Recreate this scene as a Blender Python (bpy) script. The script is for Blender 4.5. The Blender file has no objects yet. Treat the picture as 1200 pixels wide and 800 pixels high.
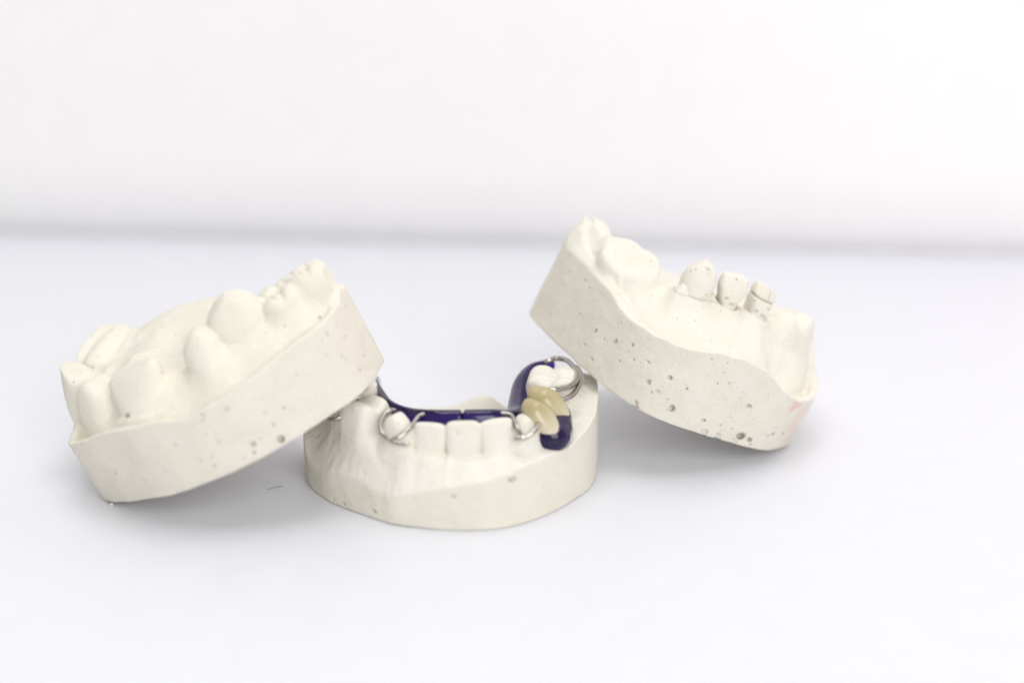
import bpy, math
import numpy as np
S = 0.01                                   # everything below is written in centimetres
scene = bpy.context.scene
col = scene.collection
rng = np.random.RandomState(7)

# ------------------------------------------------------------------ small maths helpers
def smax(a, b, k):
    h = np.clip(0.5 + 0.5*(a-b)/k, 0, 1)
    return b + (a-b)*h + k*h*(1-h)
def smin(a, b, k): return -smax(-a, -b, k)
def catmull(P, n=8, closed=False):
    P = np.asarray(P, float); N = len(P); out = []
    rngi = range(N) if closed else range(N-1)
    for i in rngi:
        if closed: p0, p1, p2, p3 = P[(i-1) % N], P[i], P[(i+1) % N], P[(i+2) % N]
        else: p0, p1, p2, p3 = P[max(i-1, 0)], P[i], P[i+1], P[min(i+2, N-1)]
        for j in range(n):
            t = j/n
            out.append(0.5*((2*p1)+(-p0+p2)*t+(2*p0-5*p1+4*p2-p3)*t*t+(-p0+3*p1-3*p2+p3)*t**3))
    if not closed: out.append(P[-1])
    return np.array(out)
def poly_inside(X, Y, Q):
    ins = np.zeros(X.shape, bool); n = len(Q)
    for i in range(n):
        x1, y1 = Q[i][:2]; x2, y2 = Q[(i+1) % n][:2]
        if y1 == y2: continue
        ins ^= ((y1 > Y) != (y2 > Y)) & (X < (x2-x1)*(Y-y1)/(y2-y1)+x1)
    return ins
def poly_dist(X, Y, Q, closed=True):
    """distance to a polyline and its nearest position (index + fraction)"""
    best = np.full(X.shape, 1e9); pos = np.zeros(X.shape); n = len(Q)
    for i in range(n if closed else n-1):
        x1, y1 = Q[i][:2]; x2, y2 = Q[(i+1) % n][:2]
        dx, dy = x2-x1, y2-y1; L = dx*dx+dy*dy+1e-12
        t = np.clip(((X-x1)*dx+(Y-y1)*dy)/L, 0, 1)
        d = (X-x1-t*dx)**2+(Y-y1-t*dy)**2
        m = d < best
        best[m] = d[m]; pos[m] = (i+t)[m]
    return np.sqrt(best), pos
def idw(X, Y, pts, p=3.0, eps=0.02):
    w = 0; s = 0
    for (u, v, h) in pts:
        k = 1.0/(((X-u)**2+(Y-v)**2+eps)**(p/2)); w = w+k; s = s+k*h
    return s/w
_lat = rng.rand(32, 32, 32).astype(np.float32)*2-1
def noise3(P, f):
    p = P*f+17.3; i = np.floor(p).astype(int); t = p-i; t = t*t*(3-2*t)
    r = 0
    for a in (0, 1):
        for b in (0, 1):
            for c in (0, 1):
                w = (t[:, 0] if a else 1-t[:, 0])*(t[:, 1] if b else 1-t[:, 1])*(t[:, 2] if c else 1-t[:, 2])
                r = r+w*_lat[(i[:, 0]+a) % 32, (i[:, 1]+b) % 32, (i[:, 2]+c) % 32]
    return r

# ------------------------------------------------------------------ surface nets
def surface_nets(F, org, vox):
    neg = F < 0
    nx, ny, nz = F.shape
    cnt = np.zeros((nx-1, ny-1, nz-1), np.uint8)
    for a in (0, 1):
        for b in (0, 1):
            for c in (0, 1):
                cnt += neg[a:nx-1+a, b:ny-1+b, c:nz-1+c]
    act = (cnt > 0) & (cnt < 8)
    idx = np.argwhere(act)
    ids = np.full(act.shape, -1, np.int32); ids[act] = np.arange(len(idx))
    acc = np.zeros((len(idx), 3)); num = np.zeros(len(idx))
    cor = [(a, b, c) for a in (0, 1) for b in (0, 1) for c in (0, 1)]
    val = {k: F[idx[:, 0]+k[0], idx[:, 1]+k[1], idx[:, 2]+k[2]].astype(float) for k in cor}
    for k in cor:
        for ax in range(3):
            if k[ax]: continue
            k2 = list(k); k2[ax] = 1; k2 = tuple(k2)
            a, b = val[k], val[k2]; m = (a < 0) != (b < 0)
            t = np.where(m, a/np.where(m, a-b, 1), 0)
            p = np.zeros((len(idx), 3)) + np.array(k); p[:, ax] = t
            acc[m] += p[m]; num[m] += 1
    V = (idx+acc/num[:, None])*vox+np.array(org)
    quads = []
    for ax in range(3):
        sl0 = [slice(1, -1)]*3; sl1 = [slice(1, -1)]*3
        sl0[ax] = slice(0, -1); sl1[ax] = slice(1, None)
        a, b = neg[tuple(sl0)], neg[tuple(sl1)]
        for flip in (0, 1):
            e = np.argwhere((a & ~b) if not flip else (b & ~a))
            off = np.array([1, 1, 1]); off[ax] = 0
            e = e+off
            o1, o2 = [(1, 2), (2, 0), (0, 1)][ax]
            def g(d1, d2):
                q = e.copy(); q[:, o1] -= d1; q[:, o2] -= d2
                return ids[q[:, 0], q[:, 1], q[:, 2]]
            q = np.stack([g(1, 1), g(0, 1), g(0, 0), g(1, 0)], 1)
            quads.append(q if not flip else q[:, ::-1])
    Q = np.concatenate(quads)
    Q = Q[(Q >= 0).all(1)]
    return V, Q
def vnormals(V, Q):
    n = np.cross(V[Q[:, 2]]-V[Q[:, 0]], V[Q[:, 3]]-V[Q[:, 1]])
    N = np.zeros_like(V)
    for k in range(4):
        for ax in range(3): N[:, ax] += np.bincount(Q[:, k], n[:, ax], len(V))
    return N/np.maximum(np.linalg.norm(N, axis=1), 1e-12)[:, None]
def relax(V, Q, it=1, f=0.5):
    for _ in range(it):
        A = np.zeros_like(V); c = np.zeros(len(V))
        for k in range(4):
            j = Q[:, (k+1) % 4]; i = Q[:, k]
            for ax in range(3):
                A[:, ax] += np.bincount(i, V[j, ax], len(V))+np.bincount(j, V[i, ax], len(V))
            c += np.bincount(i, minlength=len(V))+np.bincount(j, minlength=len(V))
        V = V+(A/np.maximum(c, 1)[:, None]-V)*f
    return V

def make_mesh(name, V, F, mat, parent=None, normals=None, smooth=True):
    me = bpy.data.meshes.new(name)
    V = np.asarray(V, float)*S
    F = np.asarray(F)
    me.vertices.add(len(V)); me.vertices.foreach_set('co', V.astype(np.float32).ravel())
    k = F.shape[1]
    me.loops.add(F.size); me.loops.foreach_set('vertex_index', F.astype(np.int32).ravel())
    me.polygons.add(len(F)); me.polygons.foreach_set('loop_start', np.arange(0, F.size, k, dtype=np.int32))
    me.update(calc_edges=True); me.validate()
    me.polygons.foreach_set('use_smooth', [smooth]*len(me.polygons))
    if normals is not None and len(normals) == len(me.vertices):
        me.normals_split_custom_set_from_vertices(normals.tolist())
    me.materials.append(mat)
    o = bpy.data.objects.new(name, me); col.objects.link(o)
    if parent: o.parent = parent
    return o
def empty(name, loc, label, cat, group=None, rot=None):
    o = bpy.data.objects.new(name, None); col.objects.link(o)
    o.empty_display_size = 0.01
    o.location = [c*S for c in loc]
    if rot is not None: o.rotation_euler = rot
    o['label'] = label; o['category'] = cat
    if group: o['group'] = group
    return o
def submesh(V, Q, N, m):
    q = Q[m]; u, inv = np.unique(q, return_inverse=True)
    return V[u], inv.reshape(q.shape), N[u]

# ------------------------------------------------------------------ teeth
def tooth_sdf(T, X, Y, Z):
    u, v = T['p']; b = T['b']; H = T['H']; w, d = T['w']/2, T['d']/2
    a = math.radians(T.get('yaw', 0)); tu, tv = T.get('lean', (0, 0))
    z = Z-b
    rx = X-u-tu*z; ry = Y-v-tv*z
    x = rx*math.cos(a)+ry*math.sin(a); y = -rx*math.sin(a)+ry*math.cos(a)   # x along the arch, y outwards/inwards
    t = np.clip(z/H, 0, 1); k = T['t']; n = T.get('n', 2.5)
    if k == 'inc':
        na = T.get('na', .20); sx = w*(1-na+na*np.sqrt(t)); sy = d*(1-.66*t**1.15); zt = H-.05*(x/w)**4
    elif k == 'shield':                                 # a crown that narrows to a point at its neck
        nk = T.get('neck', .30); sx = w*(nk+(1.03-nk)*np.clip(t*T.get('rise', 1.55), 0, 1)**.9)*(1-.14*t**5); sy = d*(.72-.34*t**1.3+.22*np.sin(np.pi*t)); zt = H-.05*(x/w)**4+.05*np.sin(8*x)*.3
    elif k == 'can':
        sx = w*(.80+.22*np.sin(np.pi*np.clip(t*.95, 0, 1)))*(1-.30*t**3); sy = d*(.95-.45*t**2); zt = H-.55*H*(np.abs(x)/w)**1.4*.55
    elif k == 'pre':
        sx = w*(.84+.18*np.sin(np.pi*t*.9)); sy = d*(.92+.12*np.sin(np.pi*t)-.22*t*t)
        zt = H-.10*(x/w)**2-.13*np.exp(-(y/(.30*d))**2)-.16*(y/d)**4
    elif k == 'mol':
        sx = w*(.90+.14*np.sin(np.pi*t*.9)-.06*t); sy = d*(.94+.12*np.sin(np.pi*t)-.10*t)
        hol = T.get('hol', 0)
        g = np.exp(-((y-.06*np.sin(7*x))/(.22*d))**2)+.7*np.exp(-((x-.05-.12*y)/(.15*w))**2)+.45*np.exp(-((x+.5*w+.25*y)/(.10*w))**2)+.3*np.exp(-((x-.55*w+.2*y)/(.09*w))**2)
        zt = H-hol*np.exp(-(x/(.62*w))**2-((y+.05)/(.55*d))**2)-T.get('gr', .15)*np.minimum(g, 1.1)-.10*(np.abs(x)/w)**4-.10*(np.abs(y)/d)**4
    else:                                               # 'dome'
        sx = w*(1-.10*t); sy = d*(1-.10*t); zt = H*(1-.62*((x/w)**2+(y/d)**2)**1.0)
    tw = T.get('slant', (0, 0)); zt = zt+tw[0]*x+tw[1]*y
    q = (np.abs(x/sx)**n+np.abs(y/sy)**n)**(1/n)
    f = smax((q-1)*min(w, d)*.85, (z-zt)*.85, T.get('r', .07))
    f = smax(f, -(z+T.get('dn', .35)), .05)
    for (cz, amp, sl) in T.get('cracks', ()):
        f = f+amp*np.exp(-((z-cz-sl*x)/.022)**2)
    for (cx, amp) in T.get('vcracks', ()):
        f = f+amp*np.exp(-((x-cx)/.020)**2)*(t > .72)
    return f

def build_cast(root, C, vox, mats):
    out = catmull(C['outline'], 6, True)
    lo = out.min(0)-.35; hi = out.max(0)+.35
    top = C['top']
    nx, ny = [int(math.ceil((hi[i]-lo[i])/vox))+1 for i in (0, 1)]
    nz = int(math.ceil((top+.2)/vox))+1
    gx = lo[0]+np.arange(nx)*vox; gy = lo[1]+np.arange(ny)*vox; gz = -.1+np.arange(nz)*vox
    X, Y = np.meshgrid(gx, gy, indexing='ij')
    out = out+(noise3(np.c_[out, np.full(len(out), top)], 1.3)*.02)[:, None]
    d, _ = poly_dist(X, Y, out); D2 = np.where(poly_inside(X, Y, out), -d, d)
    # ---- height of the moulded surface
    A = catmull(C['arch'], 6)                          # u, v, crest, outer width, inner width
    da, pos = poly_dist(X, Y, A, False)
    ip = np.clip(pos, 0, len(A)-1.001); i0 = ip.astype(int); fr = ip-i0
    ap = lambda k: A[i0, k]*(1-fr)+A[i0+1, k]*fr
    crest, wo, wi = ap(2), ap(3), ap(4)
    inside = poly_inside(X, Y, A)
    _, op = poly_dist(X, Y, out); no = len(out)
    lp = np.array([p[:2] for p in C['land']]); _, lpos = poly_dist(lp[:, 0], lp[:, 1], out)
    o_ = np.argsort(lpos); xs = lpos[o_]; hs = np.array([p[2] for p in C['land']])[o_]
    tab = np.interp(np.arange(no*4)/4, np.r_[xs[-1]-no, xs, xs[0]+no], np.r_[hs[-1], hs, hs[0]])
    ker = np.hanning(19); ker /= ker.sum()
    tab = np.convolve(np.r_[tab[-20:], tab, tab[:20]], ker, 'same')[20:-20]
    edge = np.interp(op*4 % (no*4), np.arange(no*4+1), np.r_[tab, tab[0]])
    land = edge; floor = idw(X, Y, C['floor'])
    to = np.clip((da-C.get('flat', .10))/wo, 0, 1); ti = np.clip((da-.08)/wi, 0, 1)
    lin = C.get('lin', 0); po = (1-lin)*.5*(1+np.cos(np.pi*to**.85))+lin*(1-to); pi_ = .5*(1+np.cos(np.pi*ti))
    Th = np.where(inside, floor+(crest-floor)*pi_, land+(crest-land)*po)
    lip, gro = C.get('lip', (.05, .07))
    Th = Th+lip/(1+np.exp(-(D2+.20)/.025))*(~inside)-gro*np.exp(-((D2+.30)/.09)**2)*(~inside)
    for (u, v, amp, ru, rv, rot) in C.get('bumps', ()):
        c, s = math.cos(math.radians(rot)), math.sin(math.radians(rot))
        x = (X-u)*c+(Y-v)*s; y = -(X-u)*s+(Y-v)*c
        Th = Th+amp*np.exp(-(x/ru)**2-(y/rv)**2)
    for T in C['teeth']:
        a = math.radians(T.get('yaw', 0)); x = (X-T['p'][0])*math.cos(a)+(Y-T['p'][1])*math.sin(a); y = -(X-T['p'][0])*math.sin(a)+(Y-T['p'][1])*math.cos(a)
        r_ = np.sqrt((x/(T['w']*.5))**2+(y/(T['d']*.5))**2)
        Th = Th+T.get('col', .05)*np.exp(-((r_-1.02)/.22)**2)*(D2 < -.25)
    Pn = np.stack([X.ravel(), Y.ravel(), np.zeros(X.size)], 1)
    Th = Th+(noise3(Pn, 1.6)*.03+noise3(Pn+5, 4.1)*.018).reshape(X.shape)
    gu, gv = np.gradient(Th, vox)
    kk = 1/np.sqrt(1+gu*gu+gv*gv)
    Z3 = gz[None, None, :]
    body = (Z3-Th[:, :, None])*kk[:, :, None]
    D3 = D2[:, :, None]+C.get('taper', 0)*Z3
    F = smax(body, D3, .035).astype(np.float32)
    F = smax(F, -Z3, C.get('bev', .03)).astype(np.float32)
    teeth = C['teeth']
    for T in teeth:
        r = max(T['w'], T['d'])*.9+.15
        u, v = T['p']; lu, lv = T.get('lean', (0, 0))
        sx = slice(max(0, int((u-r-abs(lu)*T['H']-lo[0])/vox)), int((u+r+abs(lu)*T['H']-lo[0])/vox)+2)
        sy = slice(max(0, int((v-r-abs(lv)*T['H']-lo[1])/vox)), int((v+r+abs(lv)*T['H']-lo[1])/vox)+2)
        sz = slice(max(0, int((T['b']-.5+.1)/vox)), nz)
        f = tooth_sdf(T, X[sx, sy][:, :, None], Y[sx, sy][:, :, None], Z3[:, :, sz])
        f = np.maximum(f, D3[sx, sy][:, :, sz] + .04 if D3.shape[2] == nz else D3[sx, sy] + .04)
        F[sx, sy, sz] = smin(F[sx, sy, sz], f, T.get('k', .07)).astype(np.float32)
    for (u, v, h, r, e, _d) in C.get('pits', ()):
        R = r*1.7+.06
        iu, iv, iw = (int(round((c-o)/vox)) for c, o in ((u, lo[0]), (v, lo[1]), (h, -.1)))
        gr_ = np.array([F[iu+2, iv, iw]-F[iu-2, iv, iw], F[iu, iv+2, iw]-F[iu, iv-2, iw], F[iu, iv, iw+2]-F[iu, iv, iw-2]], float)
        u, v, h = np.array([u, v, h])-gr_/max(np.linalg.norm(gr_), 1e-6)*r*(.55 if r > .05 else .3)
        s3 = [slice(max(0, int((c-R-o)/vox)), int((c+R-o)/vox)+2) for c, o in ((u, lo[0]), (v, lo[1]), (h, -.1))]
        xx = gx[s3[0]][:, None, None]-u; yy = gy[s3[1]][None, :, None]-v; zz = gz[s3[2]][None, None, :]-h
        r = r*(.80 if r > .05 else .9); sk = .5*math.sin(37*u+11*h); wv = 3.1*math.sin(91*u+53*h)
        f = np.sqrt(((xx+sk*zz)/e)**2+((yy+sk*zz)/e)**2+(zz*1.1)**2)-r*(1+.22*np.sin(2.2*xx/r+wv)+.18*np.sin(2.6*zz/r+1.7*wv))
        F[s3[0], s3[1], s3[2]] = np.maximum(F[s3[0], s3[1], s3[2]], -f).astype(np.float32)
    V, Q = surface_nets(F, (lo[0], lo[1], -.1), vox)
    V = relax(V, Q, 1, .4)
    N = vnormals(V, Q)
    # ---- who owns each face
    fc = V[Q].mean(1)
    ii = np.clip(((fc[:, 0]-lo[0])/vox).round().astype(int), 0, nx-1); jj = np.clip(((fc[:, 1]-lo[1])/vox).round().astype(int), 0, ny-1)
    bsd = np.maximum((fc[:, 2]-Th[ii, jj])*kk[ii, jj], D2[ii, jj])
    own = np.full(len(Q), -1)
    best = bsd-.005
    for n, T in enumerate(teeth):
        m = np.hypot(fc[:, 0]-T['p'][0], fc[:, 1]-T['p'][1]) < max(T['w'], T['d'])*1.3
        f = np.full(len(Q), 9.); f[m] = tooth_sdf(T, fc[m, 0], fc[m, 1], fc[m, 2])
        b = f < best; own[b] = n; best = np.minimum(best, f)
    side = (D2[ii, jj]+C.get('taper', 0)*fc[:, 2] > -.045) & (fc[:, 2] < Th[ii, jj]-.03) | (fc[:, 2] < .06)
    own[(own == -1) & side] = -2
    # ---- hand-made unevenness
    nn = noise3(V, 2.2)*.012+noise3(V+9, 6.5)*.006+noise3(V+3, 17.)*.0022
    # chipped lower and upper edges of the trimmed block
    V = V+N*nn[:, None]
    N = vnormals(V, Q)
    dirt_shade = np.zeros(len(V))
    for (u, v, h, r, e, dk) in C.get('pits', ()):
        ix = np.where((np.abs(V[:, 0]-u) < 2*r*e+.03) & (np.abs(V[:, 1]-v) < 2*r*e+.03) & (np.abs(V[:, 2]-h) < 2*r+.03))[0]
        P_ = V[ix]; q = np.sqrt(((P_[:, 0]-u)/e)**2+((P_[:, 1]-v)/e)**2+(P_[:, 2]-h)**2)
        dirt_shade[ix] = np.maximum(dirt_shade[ix], np.clip((r*.95-q*(1+.35*noise3(P_, 1/r)))/(r*.45)+.25, 0, 1)*dk*.85)  # brown dirt in the pits, with shade painted into the large ones
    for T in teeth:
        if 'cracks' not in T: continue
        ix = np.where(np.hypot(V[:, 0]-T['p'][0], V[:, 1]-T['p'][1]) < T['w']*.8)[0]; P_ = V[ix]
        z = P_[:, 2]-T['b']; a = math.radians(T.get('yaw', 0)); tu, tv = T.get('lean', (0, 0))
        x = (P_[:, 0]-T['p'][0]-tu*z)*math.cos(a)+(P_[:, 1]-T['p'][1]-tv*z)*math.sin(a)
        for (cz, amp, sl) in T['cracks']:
            dirt_shade[ix] = np.maximum(dirt_shade[ix], np.exp(-((z-cz-sl*x)/.020)**2)*min(.55, amp*11))
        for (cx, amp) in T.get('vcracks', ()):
            dirt_shade[ix] = np.maximum(dirt_shade[ix], np.exp(-((x-cx)/.016)**2)*(z > T['cracks'][0][0])*.4)
    res = []
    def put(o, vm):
        at = o.data.attributes.new('dirt_shade', 'FLOAT', 'POINT'); at.data.foreach_set('value', dirt_shade[vm].astype(np.float32))
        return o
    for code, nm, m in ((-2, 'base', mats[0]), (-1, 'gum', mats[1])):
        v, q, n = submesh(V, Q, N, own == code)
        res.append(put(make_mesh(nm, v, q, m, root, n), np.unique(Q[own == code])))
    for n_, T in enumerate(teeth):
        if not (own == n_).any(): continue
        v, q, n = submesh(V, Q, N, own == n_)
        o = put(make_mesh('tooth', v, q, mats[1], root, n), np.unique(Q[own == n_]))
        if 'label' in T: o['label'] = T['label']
    return res

# ------------------------------------------------------------------ materials
def newmat(name):
    m = bpy.data.materials.new(name); m.use_nodes = True
    nt = m.node_tree; b = nt.nodes['Principled BSDF']
    return m, nt, b
def nd(nt, t, **k):
    n = nt.nodes.new(t)
    for a, v in k.items(): setattr(n, a, v)
    return n
def math_node(nt, op, a, b=None, clamp=False):
    n = nd(nt, 'ShaderNodeMath', operation=op); n.use_clamp = clamp
    for i, x in enumerate((a, b)):
        if x is None: continue
        if isinstance(x, (int, float)): n.inputs[i].default_value = x
        else: nt.links.new(x, n.inputs[i])
    return n.outputs[0]
def mixc(nt, fac, a, b):
    n = nd(nt, 'ShaderNodeMix', data_type='RGBA')
    for s, x in ((0, fac), (6, a), (7, b)):
        if isinstance(x, (int, float)): n.inputs[s].default_value = x
        elif isinstance(x, tuple): n.inputs[s].default_value = (*x, 1)
        else: nt.links.new(x, n.inputs[s])
    return n.outputs[2]
def maprange(nt, x, a, b, c=0., d=1.):
    n = nd(nt, 'ShaderNodeMapRange'); nt.links.new(x, n.inputs[0])
    for i, v in enumerate((a, b, c, d)): n.inputs[i+1].default_value = v
    return n.outputs[0]

def plaster(name, c1, c2, pores=.5, scratches=0., spots=()):
    """cast plaster; spots: (u, v, h, radius, colour, strength) are real stains"""
    m, nt, b = newmat(name); L = nt.links.new
    tc = nd(nt, 'ShaderNodeTexCoord'); mp = nd(nt, 'ShaderNodeMapping'); mp.inputs['Scale'].default_value = (1/S, 1/S, 1/S)
    L(tc.outputs['Object'], mp.inputs[0]); P = mp.outputs[0]
    n1 = nd(nt, 'ShaderNodeTexNoise'); n1.inputs['Scale'].default_value = 1.3; n1.inputs['Detail'].default_value = 6; n1.inputs['Roughness'].default_value = .6
    L(P, n1.inputs['Vector'])
    c = mixc(nt, maprange(nt, n1.outputs[0], .35, .68), c1, c2)
    n2 = nd(nt, 'ShaderNodeTexNoise'); n2.inputs['Scale'].default_value = 9; n2.inputs['Detail'].default_value = 8; n2.inputs['Roughness'].default_value = .65
    L(P, n2.inputs['Vector'])
    c = mixc(nt, maprange(nt, n2.outputs[0], .50, .75, 0, .22), c, tuple(x*y for x, y in zip(c2, (.90, .86, .80))))
    # air-bubble pores: sparse voronoi cells of unequal size
    hgt = None
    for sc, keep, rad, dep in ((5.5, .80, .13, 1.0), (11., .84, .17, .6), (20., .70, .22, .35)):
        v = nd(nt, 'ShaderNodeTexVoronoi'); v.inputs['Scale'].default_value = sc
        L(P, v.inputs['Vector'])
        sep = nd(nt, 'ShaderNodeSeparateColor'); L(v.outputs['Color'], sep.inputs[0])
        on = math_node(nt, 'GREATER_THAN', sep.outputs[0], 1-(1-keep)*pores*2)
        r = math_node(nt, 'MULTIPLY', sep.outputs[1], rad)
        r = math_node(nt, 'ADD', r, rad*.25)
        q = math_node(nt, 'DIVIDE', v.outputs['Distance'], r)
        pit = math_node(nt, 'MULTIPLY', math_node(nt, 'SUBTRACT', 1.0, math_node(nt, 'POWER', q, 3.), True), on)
        dirt_shade = math_node(nt, 'MULTIPLY', pit, math_node(nt, 'MULTIPLY', sep.outputs[2], .85))
        c = mixc(nt, dirt_shade, c, (.20, .13, .075))  # pores are coloured dark brown as well as sunk
        p2 = math_node(nt, 'MULTIPLY', pit, dep)
        hgt = p2 if hgt is None else math_node(nt, 'ADD', hgt, p2)
    for (u, v_, h, r, colr, st) in spots:
        dn = nd(nt, 'ShaderNodeVectorMath', operation='DISTANCE'); L(P, dn.inputs[0]); dn.inputs[1].default_value = (u, v_, h)
        wob = math_node(nt, 'ADD', dn.outputs['Value'], maprange(nt, n2.outputs[0], .3, .7, -r*.5, r*.5))
        c = mixc(nt, maprange(nt, wob, r, r*.45, 0, st), c, colr)
    at = nd(nt, 'ShaderNodeAttribute', attribute_name='dirt_shade')
    c = mixc(nt, at.outputs['Fac'], c, (.17, .105, .055))  # stains in cracks and pits, plus the painted shade of large pits
    L(c, b.inputs['Base Color'])
    b.inputs['Roughness'].default_value = .78
    b.inputs['Specular IOR Level'].default_value = .25
    # fine grain
    n3 = nd(nt, 'ShaderNodeTexNoise'); n3.inputs['Scale'].default_value = 26; n3.inputs['Detail'].default_value = 5; n3.inputs['Roughness'].default_value = .7
    L(P, n3.inputs['Vector'])
    g = math_node(nt, 'MULTIPLY', n3.outputs[0], .5)
    g = math_node(nt, 'SUBTRACT', g, math_node(nt, 'MULTIPLY', hgt, 1.1))
    if scratches:
        mp2 = nd(nt, 'ShaderNodeMapping'); mp2.inputs['Scale'].default_value = (1.2/S, 1.2/S, 30/S); mp2.inputs['Rotation'].default_value = (.12, .1, 0)
        L(tc.outputs['Object'], mp2.inputs[0])
        n4 = nd(nt, 'ShaderNodeTexNoise'); n4.inputs['Scale'].default_value = 1.; n4.inputs['Detail'].default_value = 4
        L(mp2.outputs[0], n4.inputs['Vector'])
        g = math_node(nt, 'ADD', g, math_node(nt, 'MULTIPLY', n4.outputs[0], scratches))
    bp = nd(nt, 'ShaderNodeBump'); bp.inputs['Strength'].default_value = .6; bp.inputs['Distance'].default_value = .02*S
    L(g, bp.inputs['Height']); L(bp.outputs[0], b.inputs['Normal'])
    return m

CREAM = (.785, .762, .672); CREAM2 = (.755, .722, .62)
SIDE = (.755, .725, .64); SIDE2 = (.71, .675, .59)
RUST = (.38, .20, .08); DARK = (.08, .05, .03)

def simple(name, colr, rough, metal=0., noise=0., coat=0.):
    m, nt, b = newmat(name)
    tc = nd(nt, 'ShaderNodeTexCoord'); n = nd(nt, 'ShaderNodeTexNoise'); n.inputs['Scale'].default_value = 6/S*.2; n.inputs['Detail'].default_value = 5
    nt.links.new(tc.outputs['Object'], n.inputs['Vector'])
    c = mixc(nt, maprange(nt, n.outputs[0], .3, .7), tuple(x*(1-noise) for x in colr), colr)
    nt.links.new(c, b.inputs['Base Color'])
    nt.links.new(maprange(nt, n.outputs[0], .3, .7, rough*.85, min(1, rough*1.15)), b.inputs['Roughness'])
    b.inputs['Metallic'].default_value = metal
    b.inputs['Coat Weight'].default_value = coat
    return m, nt, b

# ------------------------------------------------------------------ the three casts
def rotm(roll, pitch):
    import mathutils
    r, p = math.radians(roll), math.radians(pitch)
    M = mathutils.Matrix.Rotation(p, 3, 'X') @ mathutils.Matrix.Rotation(-r, 3, 'Y')
    return M.to_euler('XYZ')
VOX = 0.024
GRP = 'plaster dental casts on the white table'

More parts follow.
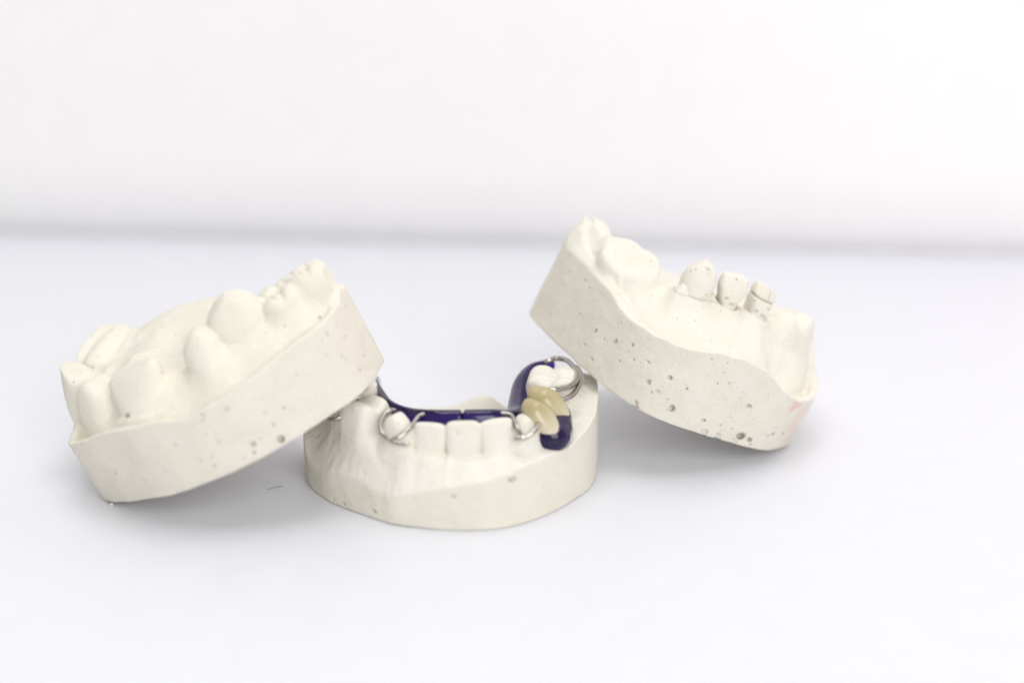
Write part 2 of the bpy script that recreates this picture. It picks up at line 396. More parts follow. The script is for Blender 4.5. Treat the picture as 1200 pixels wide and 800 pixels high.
LEFT = dict(
    outline=[(-.16, .14), (.50, -.50), (1.65, -1.20), (2.70, -1.45), (3.67, -1.43), (4.59, -1.14), (5.32, -.70), (5.87, -.37), (6.22, .10), (6.38, .80), (6.42, 1.18),
             (6.2, 1.6), (5.3, 2.6), (4.4, 3.5), (3.5, 4.3), (2.6, 4.8), (1.6, 4.7), (.6, 4.1), (-.05, 3.2), (-.30, 2.3), (-.36, 1.5), (-.32, .8)],
    top=3.15, flat=.14,
    land=[(-.36, .8, 1.38), (.0, .0, 1.40), (.4, -.4, 1.48), (1.1, -.9, 1.60), (1.6, -1.2, 1.62), (2.2, -1.35, 1.56), (2.9, -1.45, 1.40), (3.7, -1.43, 1.43), (4.6, -1.14, 1.54), (5.4, -.7, 1.64), (6.2, .1, 1.70), (6.42, 1.18, 1.80),
          (5.9, 1.95, 1.5), (4.4, 3.5, 1.35), (3.4, 4.4, 1.55), (2.6, 4.8, 1.8), (1.6, 4.7, 1.9), (.2, 3.6, 1.75), (-.35, 2, 1.42)],
    floor=[(1.1, 1.6, 2.16), (1.5, 2.4, 2.14), (2.6, 2.2, 1.85), (4, 2.3, 1.5), (5.6, 1.8, 1.5)],
    arch=[(3.1, 4.1, 1.9, .5, .9), (2.6, 3.9, 2.12, .6, 1.1), (1.95, 3.7, 2.25, .7, 1.2), (1.2, 3.35, 2.25, .7, 1.0), (.58, 2.7, 2.08, .5, .9), (.50, 1.85, 2.10, .5, .9),
          (1.05, .85, 2.08, .62, .9), (1.95, .15, 2.02, .75, .9), (2.9, .0, 1.92, .9, .9), (3.7, .0, 2.02, 1.0, .9), (4.5, .35, 2.12, 1.0, .9), (5.3, .6, 2.15, .85, .9), (5.95, .95, 2.15, .5, .8)],
    lip=(.06, .12),
    bumps=[(1.5, 1.6, .09, .5, .16, 40), (1.9, 2.4, .07, .5, .14, -10), (2.6, 1.4, .05, .5, .2, 20), (3.6, -.55, .10, .35, .5, 0), (4.8, -.2, .06, .35, .4, 0), (5.7, .3, .08, .3, .3, 0)],
    teeth=[dict(t='inc', p=(.12, 1.72), b=1.55, H=.93, w=1.20, d=1.30, yaw=112, lean=(-.10, .05), slant=(.16, .30), r=.14, k=.09, n=2.6, na=.06),
           dict(t='can', p=(.74, .50), b=1.42, H=.98, w=1.12, d=1.10, yaw=137, lean=(.06, .12), slant=(.10, .05), r=.12, k=.07, n=2.4),
           dict(t='inc', p=(1.88, -.10), b=1.45, H=.98, w=1.30, d=1.25, yaw=165, lean=(.03, .16), slant=(-.08, 0), r=.13, k=.06, n=2.3, na=.02),
           dict(t='pre', p=(.36, 3.15), b=1.75, H=.80, w=1.55, d=1.20, yaw=58, lean=(-.1, .05), slant=(.12, .12), r=.10, k=.08, n=2.8),
           dict(t='can', p=(3.44, -.10), b=1.75, H=.90, w=.86, d=.95, yaw=-8, lean=(.1, .1), r=.14, n=2.2, k=.10, slant=(.05, 0)),
           dict(t='can', p=(4.28, .40), b=1.98, H=.92, w=1.22, d=1.15, yaw=6, lean=(-.02, .05), r=.05, k=.02, n=2.6, slant=(.06, .1)),
           dict(t='mol', p=(5.20, .68), b=1.92, H=.64, w=1.0, d=1.15, yaw=24, r=.10, gr=.11, k=.10, n=2.6, slant=(.12, .06)),
           dict(t='mol', p=(5.86, 1.0), b=1.98, H=.66, w=.95, d=1.2, yaw=20, r=.11, gr=.08, k=.10, n=2.6, slant=(.05, -.1))],
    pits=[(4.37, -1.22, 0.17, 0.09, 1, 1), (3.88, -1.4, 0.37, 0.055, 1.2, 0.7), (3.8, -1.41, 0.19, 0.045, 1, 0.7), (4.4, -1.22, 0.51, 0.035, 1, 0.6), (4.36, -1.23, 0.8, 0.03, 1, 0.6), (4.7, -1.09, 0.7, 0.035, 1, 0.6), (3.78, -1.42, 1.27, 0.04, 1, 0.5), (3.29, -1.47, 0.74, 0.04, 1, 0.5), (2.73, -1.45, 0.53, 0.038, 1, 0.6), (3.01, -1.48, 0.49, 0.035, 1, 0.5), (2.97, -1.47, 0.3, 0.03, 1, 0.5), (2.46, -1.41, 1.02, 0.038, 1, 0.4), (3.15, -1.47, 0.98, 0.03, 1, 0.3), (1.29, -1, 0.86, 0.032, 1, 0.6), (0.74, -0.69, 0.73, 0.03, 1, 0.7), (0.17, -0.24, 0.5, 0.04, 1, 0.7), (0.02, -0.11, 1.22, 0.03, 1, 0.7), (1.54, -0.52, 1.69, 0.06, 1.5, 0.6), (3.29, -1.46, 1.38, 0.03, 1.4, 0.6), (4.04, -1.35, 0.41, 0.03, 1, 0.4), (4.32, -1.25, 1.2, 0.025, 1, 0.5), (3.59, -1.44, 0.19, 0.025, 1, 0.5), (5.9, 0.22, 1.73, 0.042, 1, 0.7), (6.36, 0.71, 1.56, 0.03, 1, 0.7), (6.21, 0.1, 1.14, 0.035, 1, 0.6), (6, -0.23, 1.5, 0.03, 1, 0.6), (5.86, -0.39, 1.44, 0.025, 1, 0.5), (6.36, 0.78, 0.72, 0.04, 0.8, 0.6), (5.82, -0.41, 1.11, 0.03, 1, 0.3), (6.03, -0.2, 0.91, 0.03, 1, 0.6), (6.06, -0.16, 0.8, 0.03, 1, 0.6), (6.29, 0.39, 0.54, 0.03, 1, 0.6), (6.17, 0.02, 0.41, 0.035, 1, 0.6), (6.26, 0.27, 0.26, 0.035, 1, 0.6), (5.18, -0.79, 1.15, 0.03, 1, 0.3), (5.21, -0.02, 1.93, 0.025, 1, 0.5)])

RIGHT = dict(
    outline=[(-6.28, 1.95), (-6.2, 1.72), (-5.85, 1.12), (-5.42, .58), (-4.8, -.2), (-3.8, -.98), (-2.75, -1.02), (-1.45, -.66), (-.50, -.25), (.25, .65), (.46, 1.5),
             (.42, 2.6), (.1, 3.8), (-.7, 4.7), (-2.0, 5.2), (-3.4, 5.1), (-4.4, 4.6), (-5.2, 3.8), (-5.9, 2.75), (-6.2, 2.2)],
    top=3.5,
    land=[(-6.25, 1.9, 1.72), (-5.9, 1.2, 1.58), (-5.4, .6, 1.52), (-4.8, -.2, 1.54), (-3.9, -.95, 1.62), (-3.3, -1, 1.70), (-2.7, -1, 1.85), (-2.1, -.85, 1.92), (-1.6, -.7, 1.86), (-1.2, -.55, 1.68), (-.8, -.4, 1.46), (-.4, -.15, 1.30), (.1, .5, 1.24), (.4, 1.3, 1.32),
          (.42, 2.6, 1.5), (0, 3.9, 1.5), (-2, 5.2, 1.3), (-3.6, 5.1, 1.3), (-4.8, 4.3, 1.4), (-5.6, 3.3, 1.8)],
    floor=[(-1.5, 2.6, 1.75), (-3, 2.6, 1.65), (-5, 2.6, 1.6), (-3.5, 3.9, 1.5)],
    arch=[(-5.95, 2.05, 2.58, .4, .8), (-5.45, 1.6, 2.40, .8, .8), (-4.7, .8, 2.25, .95, .8), (-3.95, .62, 2.25, 1.2, .8), (-3.2, .68, 2.42, 1.3, .8), (-2.4, .75, 2.42, 1.3, .8), (-1.65, 1.0, 2.38, 1.1, .8),
          (-.95, 1.55, 2.32, 1.15, .8), (-.34, 2.25, 2.32, .8, .8), (-.06, 3.1, 2.36, .42, .8), (-.65, 3.95, 2.0, .5, .8), (-2.4, 4.4, 1.5, .6, .8), (-3.8, 4.4, 1.5, .6, .8), (-5.0, 3.4, 1.8, .6, .8)],
    lip=(.07, .11), lin=.35,
    bumps=[(-5.75, 1.95, .10, .40, .35, 10), (-5.35, 2.3, .35, .35, .4, 0), (-3.78, .30, .20, .15, .2, 0), (-5.1, .15, .10, .7, .2, -20), (-3.35, .05, .10, .24, .6, 5), (-2.5, .10, .05, .3, .4, 8), (-2.05, .05, -.06, .3, .3, 12), (-1.7, .4, .05, .25, .45, 22), (-1.25, .5, -.05, .2, .4, 30), (-4.15, .2, -.10, .25, .5, 0), (-3.0, -.62, -.07, .8, .14, 8), (-4.6, -.1, -.06, .7, .15, -25), (-3.75, .30, .10, .22, .35, 10), (-3.0, .1, .06, .2, .5, 0), (-2.1, -.05, .05, .35, .3, 0), (-1.3, .3, .06, .25, .5, -30), (-.30, .95, .16, .4, .45, -20)],
    teeth=[dict(t='mol', p=(-4.88, 1.10), b=1.85, H=.70, w=1.40, d=1.12, yaw=-14, slant=(-.05, .42), r=.045, gr=.06, hol=.17, k=.08, n=3, dn=.1, col=.17),
           dict(t='can', p=(-3.42, .66), b=2.30, H=.90, w=.76, d=.84, yaw=5, r=.09, k=.03, slant=(.10, 0), n=2.2, cracks=((.14, .02, .1),), col=.10),
           dict(t='shield', p=(-2.62, .72), b=2.30, H=.88, w=.66, d=.66, yaw=10, lean=(-.05, .05), slant=(.06, 0), r=.04, k=.02, n=3.4, col=.10),
           dict(t='shield', p=(-1.84, 1.02), b=2.25, H=.90, w=.68, d=.66, yaw=22, lean=(-.05, .05), slant=(-.30, 0), r=.035, k=.02, n=3.4, neck=.5, rise=1.1, col=.10, cracks=((.62, .05, -.1),), vcracks=((.06, .03),), label='cracked tooth'),
           dict(t='dome', p=(-.98, 1.50), b=2.15, H=.54, w=.84, d=.8, yaw=40, r=.1, k=.16, dn=.05, col=.06),
           dict(t='can', p=(-.44, 2.0), b=2.1, H=.55, w=.82, d=.75, yaw=55, r=.07, k=.18, dn=.05, slant=(.12, 0), col=.06)],
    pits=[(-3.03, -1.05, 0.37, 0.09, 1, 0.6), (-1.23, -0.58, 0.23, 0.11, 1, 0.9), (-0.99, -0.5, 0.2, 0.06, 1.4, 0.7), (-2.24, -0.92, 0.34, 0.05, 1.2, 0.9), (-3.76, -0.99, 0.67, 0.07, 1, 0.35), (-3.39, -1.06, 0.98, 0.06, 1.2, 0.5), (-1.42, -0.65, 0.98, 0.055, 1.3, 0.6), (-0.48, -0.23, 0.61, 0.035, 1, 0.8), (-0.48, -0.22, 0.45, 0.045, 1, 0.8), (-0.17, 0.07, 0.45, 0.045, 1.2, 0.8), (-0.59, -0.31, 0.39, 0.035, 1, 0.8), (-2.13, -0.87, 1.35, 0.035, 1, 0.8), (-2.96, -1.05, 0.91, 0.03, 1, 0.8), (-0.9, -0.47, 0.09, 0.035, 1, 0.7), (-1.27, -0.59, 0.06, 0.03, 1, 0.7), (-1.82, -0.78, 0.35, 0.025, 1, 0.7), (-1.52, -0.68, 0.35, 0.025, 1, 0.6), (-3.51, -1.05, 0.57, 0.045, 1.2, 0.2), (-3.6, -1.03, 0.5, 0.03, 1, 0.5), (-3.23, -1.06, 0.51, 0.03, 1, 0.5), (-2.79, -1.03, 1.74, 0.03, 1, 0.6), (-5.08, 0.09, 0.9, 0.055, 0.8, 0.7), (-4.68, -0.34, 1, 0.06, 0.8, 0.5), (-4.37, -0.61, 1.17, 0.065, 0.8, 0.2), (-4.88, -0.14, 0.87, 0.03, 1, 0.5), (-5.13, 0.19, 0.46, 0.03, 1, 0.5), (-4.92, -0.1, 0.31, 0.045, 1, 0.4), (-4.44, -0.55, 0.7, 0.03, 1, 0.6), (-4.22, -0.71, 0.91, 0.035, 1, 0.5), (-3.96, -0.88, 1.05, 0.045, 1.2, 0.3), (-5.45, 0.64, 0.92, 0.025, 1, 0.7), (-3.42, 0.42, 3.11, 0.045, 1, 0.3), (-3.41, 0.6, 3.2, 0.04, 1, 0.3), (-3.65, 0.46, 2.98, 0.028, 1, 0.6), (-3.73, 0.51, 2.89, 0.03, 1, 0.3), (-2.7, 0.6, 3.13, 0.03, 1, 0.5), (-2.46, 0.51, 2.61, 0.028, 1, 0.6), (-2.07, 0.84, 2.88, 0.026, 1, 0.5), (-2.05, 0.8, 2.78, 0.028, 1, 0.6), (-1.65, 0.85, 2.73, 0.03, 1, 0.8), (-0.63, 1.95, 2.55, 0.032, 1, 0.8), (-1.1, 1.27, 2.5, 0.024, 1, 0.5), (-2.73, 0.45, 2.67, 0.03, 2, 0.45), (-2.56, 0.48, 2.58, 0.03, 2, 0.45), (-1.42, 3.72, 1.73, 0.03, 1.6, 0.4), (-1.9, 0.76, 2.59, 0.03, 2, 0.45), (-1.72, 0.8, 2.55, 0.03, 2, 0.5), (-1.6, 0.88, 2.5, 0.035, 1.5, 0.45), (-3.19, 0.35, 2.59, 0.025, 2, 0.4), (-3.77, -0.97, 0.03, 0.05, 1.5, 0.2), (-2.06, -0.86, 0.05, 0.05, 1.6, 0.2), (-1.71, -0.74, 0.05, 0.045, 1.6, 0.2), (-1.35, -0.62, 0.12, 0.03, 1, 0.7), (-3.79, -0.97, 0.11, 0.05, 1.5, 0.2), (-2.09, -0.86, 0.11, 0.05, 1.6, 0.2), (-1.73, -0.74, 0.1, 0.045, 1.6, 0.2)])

OC = (-1.3, 34.9)
CENTRE_OUT = [(-4.56, 34.95), (-4.41, 34.25), (-3.99, 33.46), (-3.59, 33.04), (-3.12, 32.66), (-2.72, 32.33), (-2.27, 32.06), (-1.04, 31.84), (-.17, 31.97), (.53, 32.44), (1.08, 33.05), (1.55, 33.78), (1.8, 34.4),
              (1.9, 35.2), (1.88, 36.1), (1.6, 36.75), (.9, 37.0), (.1, 36.8), (-1.3, 36.65), (-2.8, 36.7), (-3.6, 36.8), (-4.2, 36.5), (-4.5, 35.8)]
sh = lambda L: [(p[0]-OC[0], p[1]-OC[1], *p[2:]) for p in L]
CENTRE = dict(
    outline=sh(CENTRE_OUT), top=2.7,
    land=sh([(-4.56, 35.2, 1.15), (-4.5, 34.6, .75), (-4.3, 34.0, .12), (-4.1, 33.65, -.12), (-3.6, 33.0, -.14), (-3.1, 32.66, -.14), (-2.72, 32.33, .06), (-2.27, 32.05, .45), (-1.7, 31.9, .78), (-1.04, 31.84, .93), (-.4, 31.9, 1.05), (.1, 32.1, 1.18),
             (.6, 32.5, 1.24), (1.1, 33.05, 1.28), (1.55, 33.8, 1.42), (1.85, 34.7, 1.66), (1.9, 35.5, 1.78), (1.88, 36.1, 1.8), (1.2, 36.9, 1.7), (.3, 36.85, .95), (-.5, 36.7, .78), (-1.5, 36.65, .70), (-2.5, 36.7, .75), (-3.5, 36.8, 1.2), (-4.4, 36.2, 1.2)]),
    floor=sh([(-1, 34.5, .95), (-1.2, 35.6, .95), (-1, 36.6, .9), (-2.3, 36.5, .95), (.1, 36.6, 1.0)]),
    flat=.31, lin=.55,
    arch=sh([(-3.4, 36.5, 1.5, .7, .7), (-3.4, 35.8, 1.65, .8, .7), (-3.35, 34.9, 1.7, 1.1, .7), (-3.08, 33.7, 1.62, 1.15, .7), (-2.35, 32.95, 1.45, .75, .7), (-1.7, 32.66, 1.40, .52, .7), (-1.0, 32.57, 1.34, .50, .7), (-.35, 32.63, 1.40, .5, .7), (.22, 32.96, 1.42, .5, .7),
             (.62, 33.38, 1.42, .6, .6), (.86, 34.0, 1.48, .7, .6), (.92, 35, 1.70, .75, .6), (1.0, 36.2, 1.8, .7, .6)]),
    lip=(.0, .0),
    bumps=sh([(.98, 33.38, -.15, .34, .50, 30), (-.80, 36.05, .36, .42, .35, 0), (-.45, 36.1, .22, .3, .3, 0), (-1.95, 36.1, .10, .4, .3, 0), (-1.3, 36.2, .10, .4, .3, 0), (-1.30, 32.25, .05, .06, .3, -8), (-1.7, 32.28, .05, .2, .14, 0), (-.95, 32.18, .05, .2, .14, 0), (-.3, 32.3, .05, .2, .14, 10), (-.1, 32.2, -.05, .12, .2, 0), (-2.0, 32.25, -.05, .1, .2, 0), (-2.25, 32.35, .07, .2, .3, 0), (-3.0, 32.95, .10, .10, .40, 35), (-3.28, 33.15, .12, .09, .40, 38), (-3.55, 33.45, .10, .10, .40, 48), (-3.8, 33.95, .10, .12, .40, 60)]),
    teeth=[dict(t='inc', p=(-1.68-OC[0], 32.70-OC[1]), b=1.10, H=.92, w=.69, d=.56, yaw=-11, lean=(0, -.02), r=.05, slant=(-.04, 0), k=.035, n=2.6, na=.12, col=.02),
           dict(t='inc', p=(-1.00-OC[0], 32.60-OC[1]), b=1.10, H=1.00, w=.71, d=.56, yaw=-1, lean=(0, -.02), r=.06, slant=(.04, 0), k=.035, n=2.9, na=.14, col=.02),
           dict(t='inc', p=(-.33-OC[0], 32.66-OC[1]), b=1.13, H=.99, w=.68, d=.56, yaw=10, lean=(0, -.02), r=.05, slant=(.09, 0), k=.035, n=2.6, na=.12, col=.02),
           dict(t='can', p=(.24-OC[0], 32.93-OC[1]), b=1.25, H=.86, w=.66, d=.66, yaw=30, r=.14, k=.10),
           dict(t='can', p=(-2.36-OC[0], 32.88-OC[1]), b=1.25, H=.92, w=.72, d=.70, yaw=-30, lean=(0, -.03), r=.12, k=.12),
           dict(t='pre', p=(-3.02-OC[0], 33.46-OC[1]), b=1.25, H=1.04, w=.92, d=1.0, yaw=-48, lean=(-.05, 0), slant=(.10, 0), r=.05, k=.10, n=3.6),
           dict(t='pre', p=(-3.36-OC[0], 34.1-OC[1]), b=1.3, H=.86, w=.90, d=.95, yaw=-65, lean=(-.05, 0), r=.06, k=.10, n=3.4),
           dict(t='mol', p=(-3.35-OC[0], 35.0-OC[1]), b=1.4, H=.72, w=1.0, d=.95, yaw=-80, r=.10),
           dict(t='mol', p=(.87-OC[0], 35.15-OC[1]), b=1.5, H=.80, w=1.28, d=1.14, yaw=84, r=.07, gr=.10, n=3.2)],
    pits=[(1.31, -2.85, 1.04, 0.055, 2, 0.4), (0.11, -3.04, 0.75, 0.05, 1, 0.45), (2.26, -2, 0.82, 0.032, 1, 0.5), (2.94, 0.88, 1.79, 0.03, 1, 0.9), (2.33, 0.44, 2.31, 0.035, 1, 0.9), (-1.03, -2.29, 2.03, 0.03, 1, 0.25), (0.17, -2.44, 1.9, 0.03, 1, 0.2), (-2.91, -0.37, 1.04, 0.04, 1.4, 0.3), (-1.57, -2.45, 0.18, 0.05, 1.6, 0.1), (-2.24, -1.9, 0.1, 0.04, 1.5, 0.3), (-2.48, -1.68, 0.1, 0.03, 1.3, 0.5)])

m_gum_l = plaster('plaster_left', CREAM, CREAM2, .22, 0, [(.27, 2.07, 2.33, .045, (.25, .62, .72), .8)])
m_base_l = plaster('plaster_trimmed_left', SIDE, SIDE2, .6, .2)
m_gum_r = plaster('plaster_right', (.78, .76, .68), (.75, .722, .63), .4)
m_base_r = plaster('plaster_trimmed_right', (.75, .72, .64), (.71, .675, .59), 0.95, .35, [(-.33, -.10, 1.20, .16, (.80, .30, .30), .45), (-.18, .02, 1.22, .13, (.80, .30, .30), .4), (.03, .33, .95, .30, (.82, .45, .42), .30), (.0, .29, .62, .28, (.82, .48, .44), .28), (.09, .42, .25, .24, (.82, .50, .46), .22)])
m_gum_c = plaster('plaster_centre', (.78, .76, .695), (.75, .722, .64), .2)
m_base_c = plaster('plaster_trimmed_centre', (.765, .73, .645), (.725, .69, .60), .35, .15)

L_LOC = (-8.53, 33.32, .05); R_LOC = (6.06, 35.78, .10)
left = empty('dental_cast', L_LOC, 'cream plaster jaw cast tilted up to the right, resting on the denture cast', 'dental cast', GRP, rotm(25, 4))
build_cast(left, LEFT, VOX, (m_base_l, m_gum_l))
right = empty('dental_cast', R_LOC, 'pitted plaster jaw cast tilted down to the right, with slender separate front teeth', 'dental cast', GRP, rotm(-25, 4))
build_cast(right, RIGHT, VOX, (m_base_r, m_gum_r))
centre = empty('dental_cast', (OC[0], OC[1], 0.004), 'low plaster lower jaw cast standing flat in the middle and wearing the purple denture', 'dental cast', GRP)
build_cast(centre, CENTRE, VOX, (m_base_c, m_gum_c))

# ------------------------------------------------------------------ the partial denture
m_acr, nt, b = newmat('purple_acrylic')
tc = nd(nt, 'ShaderNodeTexCoord'); nz_ = nd(nt, 'ShaderNodeTexNoise'); nz_.inputs['Scale'].default_value = 300; nz_.inputs['Detail'].default_value = 4; nt.links.new(tc.outputs['Object'], nz_.inputs['Vector'])
nt.links.new(maprange(nt, nz_.outputs[0], .3, .7, .06, .16), b.inputs['Roughness'])
b.inputs['Base Color'].default_value = (.78, .66, .95, 1)
b.inputs['Transmission Weight'].default_value = 1; b.inputs['IOR'].default_value = 1.49
va = nd(nt, 'ShaderNodeVolumeAbsorption'); va.inputs['Color'].default_value = (.30, .04, .70, 1); va.inputs['Density'].default_value = 1400
nt.links.new(va.outputs[0], nt.nodes['Material Output'].inputs['Volume'])
b2 = nd(nt, 'ShaderNodeBsdfPrincipled')                     # pigment: part of the light never enters
nt.links.new(mixc(nt, maprange(nt, nz_.outputs[0], .35, .65), (.018, .003, .11), (.05, .007, .24)), b2.inputs['Base Color'])
b2.inputs['Roughness'].default_value = .12
mx = nd(nt, 'ShaderNodeMixShader'); mx.inputs[0].default_value = .24
nt.links.new(b.outputs[0], mx.inputs[1]); nt.links.new(b2.outputs[0], mx.inputs[2]); nt.links.new(mx.outputs[0], nt.nodes['Material Output'].inputs['Surface'])
m_wire, _, _ = simple('clasp_steel', (.50, .475, .44), .13, 1.0, .15)
m_tooth, nt, b = newmat('ivory_resin')
tc = nd(nt, 'ShaderNodeTexCoord'); sx = nd(nt, 'ShaderNodeSeparateXYZ'); nt.links.new(tc.outputs['Object'], sx.inputs[0])
nt.links.new(mixc(nt, maprange(nt, sx.outputs[2], (.55*S), 1.05*S), (.64, .585, .44), (.43, .36, .19)), b.inputs['Base Color'])
b.inputs['Roughness'].default_value = .22; b.inputs['Coat Weight'].default_value = .3
b.inputs['Subsurface Weight'].default_value = .0

den = empty('partial_denture', (OC[0], OC[1], 1.2), 'dark purple acrylic partial denture with wire clasps seated on the middle plaster cast', 'denture')
DO = np.array([OC[0], OC[1], 1.2])
def sdf_obj(name, fn, lo, hi, vox, mat, parent, org, rough=0.004):
    lo, hi = np.array(lo, float), np.array(hi, float)
    n = np.ceil((hi-lo)/vox).astype(int)+1
    g = [lo[i]+np.arange(n[i])*vox for i in range(3)]
    X, Y, Z = np.meshgrid(*g, indexing='ij')
    V, Q = surface_nets(fn(X, Y, Z).astype(np.float32), lo, vox)
    V = relax(V, Q, 5, .5)
    N = vnormals(V, Q)
    V = V+N*(noise3(V, 2.5)*rough)[:, None]
    return make_mesh(name, V-org, Q, mat, parent, vnormals(V, Q))
BAR = catmull([(-3.02, 36.2, 1.66, .07, .16), (-2.96, 35.4, 1.78, .08, .22), (-2.76, 34.5, 1.82, .09, .24), (-2.52, 33.8, 1.82, .12, .27), (-2.1, 33.30, 1.82, .17, .31), (-1.6, 33.08, 1.84, .20, .33), (-1, 33.02, 1.86, .20, .33), (-.4, 33.06, 1.86, .20, .33),
               (.02, 33.35, 1.78, .17, .28), (.10, 33.9, 1.70, .22, .24), (.14, 34.7, 1.74, .22, .26), (.22, 35.4, 1.86, .20, .26), (.45, 36.0, 1.98, .17, .2), (.85, 36.25, 2.06, .12, .14)], 14)
def plate_f(X, Y, Z):
    F = np.full(X.shape, 9.)
    for i in range(len(BAR)-1):
        a, b_ = BAR[i], BAR[i+1]
        r = .5*(a[3]+b_[3]); rz = .5*(a[4]+b_[4])
        dx, dy = b_[0]-a[0], b_[1]-a[1]
        t = np.clip(((X-a[0])*dx+(Y-a[1])*dy)/(dx*dx+dy*dy), 0, 1)
        q = np.sqrt(((X-a[0]-t*dx)/r)**2+((Y-a[1]-t*dy)/r)**2+((Z-a[2]-t*(b_[2]-a[2]))/rz)**2)
        F = np.minimum(F, (q-1)*min(r, rz))
    def ell(c, R):
        return (np.sqrt(((X-c[0])/R[0])**2+((Y-c[1])/R[1])**2+((Z-c[2])/R[2])**2)-1)*min(R)
    F = smin(F, ell((.50, 33.65, 1.70), (.42, .55, .26)), .12)      # saddle under the two teeth
    F = smin(F, ell((.98, 33.52, 1.58), (.30, .46, .34)), .10)      # flange over the cheek side
    F = smin(F, ell((1.05, 33.85, 1.68), (.22, .34, .32)), .10)
    F = smin(F, ell((.80, 33.14, 1.55), (.40, .34, .35)), .10)
    F = F+.06*np.exp(-((X+1.02)/.022)**2)*(Z > 1.7)
    return F
plate = sdf_obj('plate', plate_f, (-3.3, 32.6, 1.0), (1.45, 36.6, 2.35), .02, m_acr, den, DO)
AT = [dict(t='can', p=(.68, 33.14), b=1.73, H=.63, w=.66, d=.78, yaw=42, lean=(-.42, .04), r=.08, n=2.3, dn=.02),
      dict(t='can', p=(.83, 33.78), b=1.83, H=.61, w=.72, d=.88, yaw=62, lean=(-.42, .0), r=.08, n=2.3, dn=.02)]
for T in AT:
    sdf_obj('artificial_tooth', lambda X, Y, Z: tooth_sdf(T, X, Y, Z), (-.1, 32.5, 1.1), (1.8, 34.6, 2.6), .018, m_tooth, den, DO)
def tube(name, pts, r, mat, parent, org, taper=False, n=10):
    P = catmull(pts, 8); V = []; Fq = []
    up = np.array([0, 0, 1.]); m = len(P)
    for i in range(m):
        t = P[min(i+1, m-1)]-P[max(i-1, 0)]; t /= np.linalg.norm(t)
        if i == 0: s = np.cross(t, up); s = s/np.linalg.norm(s) if np.linalg.norm(s) > .1 else np.array([1., 0, 0])
        s = s-t*(s@t); s /= np.linalg.norm(s); w = np.cross(t, s)
        e = min(i, m-1-i); rr = r*(1 if e > 1 else (.92 if e == 1 else .6))
        for k in range(n):
            a = 2*math.pi*k/n; V.append(P[i]+rr*(math.cos(a)*s+math.sin(a)*w))
    for i in range(m-1):
        for k in range(n):
            Fq.append((i*n+k, i*n+(k+1) % n, (i+1)*n+(k+1) % n, (i+1)*n+k))
    V = np.array(V); c0 = len(V); V = np.vstack([V, P[0], P[-1]])
    for k in range(n):
        Fq.append((c0, (k+1) % n, k, c0)); Fq.append((c0+1, (m-1)*n+k, (m-1)*n+(k+1) % n, c0+1))
    quads = [f for f in Fq if len(set(f)) == 4]
    me = bpy.data.meshes.new(name)
    me.from_pydata(((V-org)*S).tolist(), [], [f if len(set(f)) == 4 else f[:3] for f in Fq])
    me.polygons.foreach_set('use_smooth', [True]*len(me.polygons)); me.materials.append(mat); me.update()
    o = bpy.data.objects.new(name, me); col.objects.link(o); o.parent = parent
    return o
W = .042
CL = [[(-1.80, 33.02, 2.10), (-1.93, 32.92, 2.07), (-2.09, 32.58, 1.95), (-2.29, 32.42, 1.82), (-2.48, 32.42, 1.77), (-2.64, 32.5, 1.87), (-2.70, 32.75, 1.99), (-2.63, 33.0, 2.09), (-2.5, 33.12, 2.14), (-2.42, 33.2, 2.10)],
      [(-2.46, 32.40, 1.745), (-2.38, 32.38, 1.725), (-2.24, 32.36, 1.71), (-2.08, 32.36, 1.70)],
      [(-.25, 33.05, 2.11), (-.02, 33.0, 2.08), (.09, 32.65, 1.98), (.19, 32.5, 1.85), (.31, 32.5, 1.81), (.47, 32.6, 1.9), (.54, 32.85, 1.98), (.47, 33.0, 2.05), (.36, 33.12, 2.05)],
      [(.28, 32.47, 1.80), (.18, 32.46, 1.79), (.05, 32.47, 1.78)],
      [(.70, 36.1, 2.18), (.84, 36.1, 2.23), (1.01, 36.2, 2.24), (1.23, 36.0, 2.25), (1.40, 35.4, 2.24), (1.42, 34.95, 2.20), (1.26, 34.5, 2.19), (1.06, 34.3, 2.20), (.91, 34.2, 2.22), (.63, 34.15, 2.2), (.50, 34.2, 2.1)],
      [(1.40, 35.7, 2.22), (1.47, 35.45, 2.22), (1.51, 35.15, 2.16), (1.44, 34.8, 2.07), (1.3, 34.4, 2.02), (1.07, 34.1, 2.0), (.98, 34.05, 1.95)],
      [(-2.95, 34.35, 1.95), (-3.07, 34.2, 2.03), (-3.24, 34.0, 2.08), (-3.39, 33.75, 2.08), (-3.59, 33.7, 1.96), (-3.8, 33.9, 1.9)],
      [(-3.50, 33.5, 1.90), (-3.56, 33.42, 1.9), (-3.71, 33.4, 1.84), (-3.88, 33.7, 1.76), (-3.9, 34.0, 1.75)]]
for i, c in enumerate(CL): tube('clasp', c, W*(1.35 if i in (4, 5) else 1.15), m_wire, den, DO)

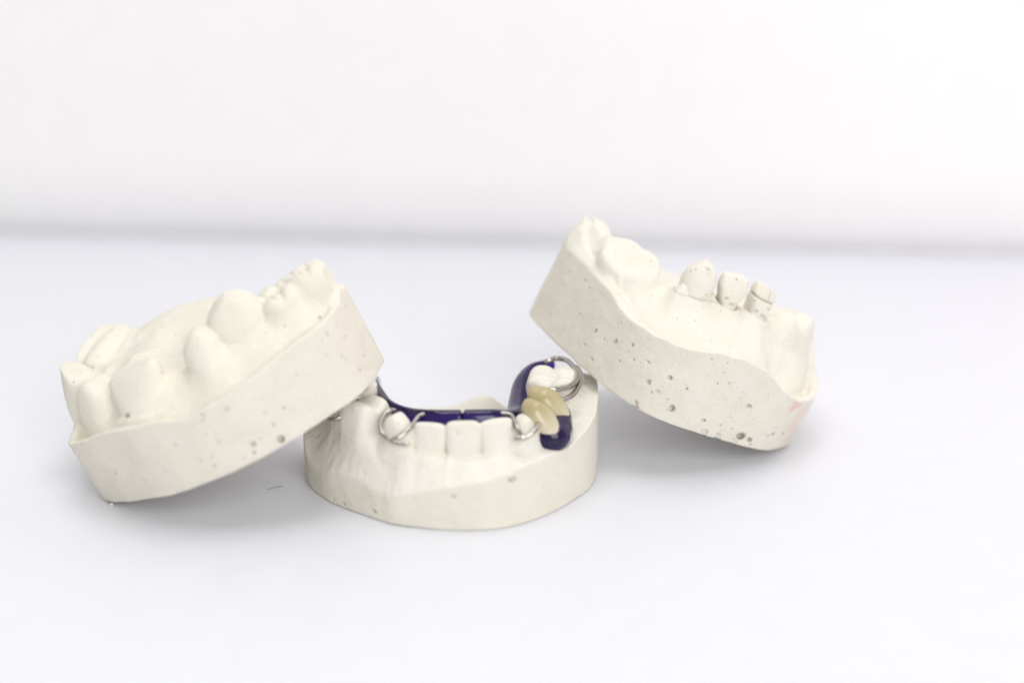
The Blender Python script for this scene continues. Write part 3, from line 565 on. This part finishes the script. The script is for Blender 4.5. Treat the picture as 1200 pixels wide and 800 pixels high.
# ------------------------------------------------------------------ crumbs and a fibre on the table
def crumb(x, y, r, label):
    n = 5; V = []; F = []
    for i in range(n+1):
        th = math.pi*i/n
        for j in range(8):
            ph = 2*math.pi*j/8
            k = r*(1+.35*(rng.rand()-.5))
            V.append((k*math.sin(th)*math.cos(ph), k*.8*math.sin(th)*math.sin(ph), k*.7*math.cos(th)))
    for i in range(n):
        for j in range(8): F.append((i*8+j, (i+1)*8+j, (i+1)*8+(j+1) % 8, i*8+(j+1) % 8))
    o = make_mesh('plaster_crumb', np.array(V), np.array(F), m_gum_l, None)
    o.location = (x*S, y*S, r*.55*S); o['label'] = label; o['category'] = 'crumb'
crumb(-8.44, 33.15, .045, 'tiny plaster crumb on the table at the lowest corner of the left cast')
m_fib, _, _ = simple('grey_fibre', (.30, .29, .29), .8, 0, .2)
o = tube('fibre', [(-5.26, 33.95, .02), (-5.12, 34.05, .035), (-4.95, 34.16, .02)], .0065, m_fib, None, np.zeros(3), n=6)
o['label'] = 'short dark fibre lying on the table between the left and middle casts'; o['category'] = 'fibre'

# ------------------------------------------------------------------ table and wall
def slab(name, V, mat, label, cat):
    F = [(0, 1, 2, 3), (7, 6, 5, 4), (0, 4, 5, 1), (1, 5, 6, 2), (2, 6, 7, 3), (3, 7, 4, 0)]
    o = make_mesh(name, np.array(V, float), np.array(F), mat, None, None, False)
    o['kind'] = 'structure'; o['label'] = label; o['category'] = cat
    return o
m_table, nt, b = simple('white_laminate', (.75, .765, .815), .42, 0, .02)
b.inputs['Specular IOR Level'].default_value = .35
m_wall, nt, b = simple('white_wall_paint', (.885, .872, .872), .6, 0, .02)
yl, yr = 57.4, 54.6        # back edge of the table left / right (the wall is not quite square to the camera)
def yb(x): return yl+(yr-yl)*(x+17.5)/34.2
X0, X1 = -75, 75
BK = 4
slab('tabletop', [(X0, -20, -3), (X0, yb(X0)+BK, -3), (X1, yb(X1)+BK, -3), (X1, -20, -3), (X0, -20, 0), (X0, yb(X0)+BK, 0), (X1, yb(X1)+BK, 0), (X1, -20, 0)], m_table, 'smooth white tabletop under the casts', 'table')
G = .25; RW = 4.4; ZB = -1.55
prof = [(0, 70)]+[(RW*(1-math.cos(math.pi/2*k/16)), ZB+RW*(1-math.sin(math.pi/2*k/16))) for k in range(17)]+[(8, ZB), (8, 70)]  # invented curve under the wall, makes a soft dark band above the table
nP = len(prof); V = []; Fq = []
for x in (X0, X1):
    for (dy, z) in prof: V.append((x, yb(x)-RW*.5+G+dy, z))
for k in range(nP): Fq.append((k, (k+1) % nP, nP+(k+1) % nP, nP+k))
wl = make_mesh('wall', np.array(V), np.array(Fq), m_wall, None, None, True)
wl['kind'] = 'structure'; wl['label'] = 'plain white wall behind the table, its lower edge rounded to shade the foot'; wl['category'] = 'wall'

# ------------------------------------------------------------------ light
w = bpy.data.worlds.new('World'); scene.world = w; w.use_nodes = True
bg = w.node_tree.nodes['Background']; bg.inputs[0].default_value = (1, .985, .98, 1); bg.inputs[1].default_value = .52
def area(name, loc, target, size, power, colr, sy=None):
    import mathutils
    l = bpy.data.lights.new(name, 'AREA'); l.shape = 'RECTANGLE'; l.size = size*S; l.size_y = (sy or size)*S; l.energy = power; l.color = colr
    o = bpy.data.objects.new(name, l); col.objects.link(o); o.location = [c*S for c in loc]
    d = mathutils.Vector(target)-mathutils.Vector(loc); o.rotation_euler = d.to_track_quat('-Z', 'Y').to_euler()
    return o
area('ceiling_panel', (0, 40, 110), (0, 38, 0), 70, 5.0, (1, .99, .97))
area('front_fill', (55, -105, 80), (8, 45, 8), 110, 16.4, (1, .985, .965))  # added soft light behind the camera to brighten the wall, not a known window

def spot(name, loc, target, power, colr, deg, rad):
    import mathutils
    l = bpy.data.lights.new(name, 'SPOT'); l.energy = power; l.color = colr; l.spot_size = math.radians(deg); l.spot_blend = 1; l.shadow_soft_size = rad*S
    o = bpy.data.objects.new(name, l); col.objects.link(o); o.location = [c*S for c in loc]
    o.rotation_euler = (mathutils.Vector(target)-mathutils.Vector(loc)).to_track_quat('-Z', 'Y').to_euler()
spot('pink_fill', (90, -60, 60), (33, 53, 23), 24.0, (1, .34, .55), 22, 6)  # added spot that tints the upper right wall pink, source unknown

# ------------------------------------------------------------------ camera
cam = bpy.data.cameras.new('Camera'); co = bpy.data.objects.new('Camera', cam); col.objects.link(co)
cam.lens = 60; cam.sensor_width = 36; cam.clip_start = .01; cam.clip_end = 20
co.location = (0, 0, 14.4*S); co.rotation_euler = (math.radians(72), 0, 0)
cam.dof.use_dof = True; cam.dof.focus_distance = 36.6*S; cam.dof.aperture_fstop = 4.5; cam.dof.aperture_blades = 0
scene.camera = co
scene.view_settings.view_transform = 'Standard'; scene.view_settings.look = 'None'
scene.view_settings.exposure = 0; scene.view_settings.gamma = 1
scene.cycles.use_denoising = True
scene.cycles.max_bounces = 10
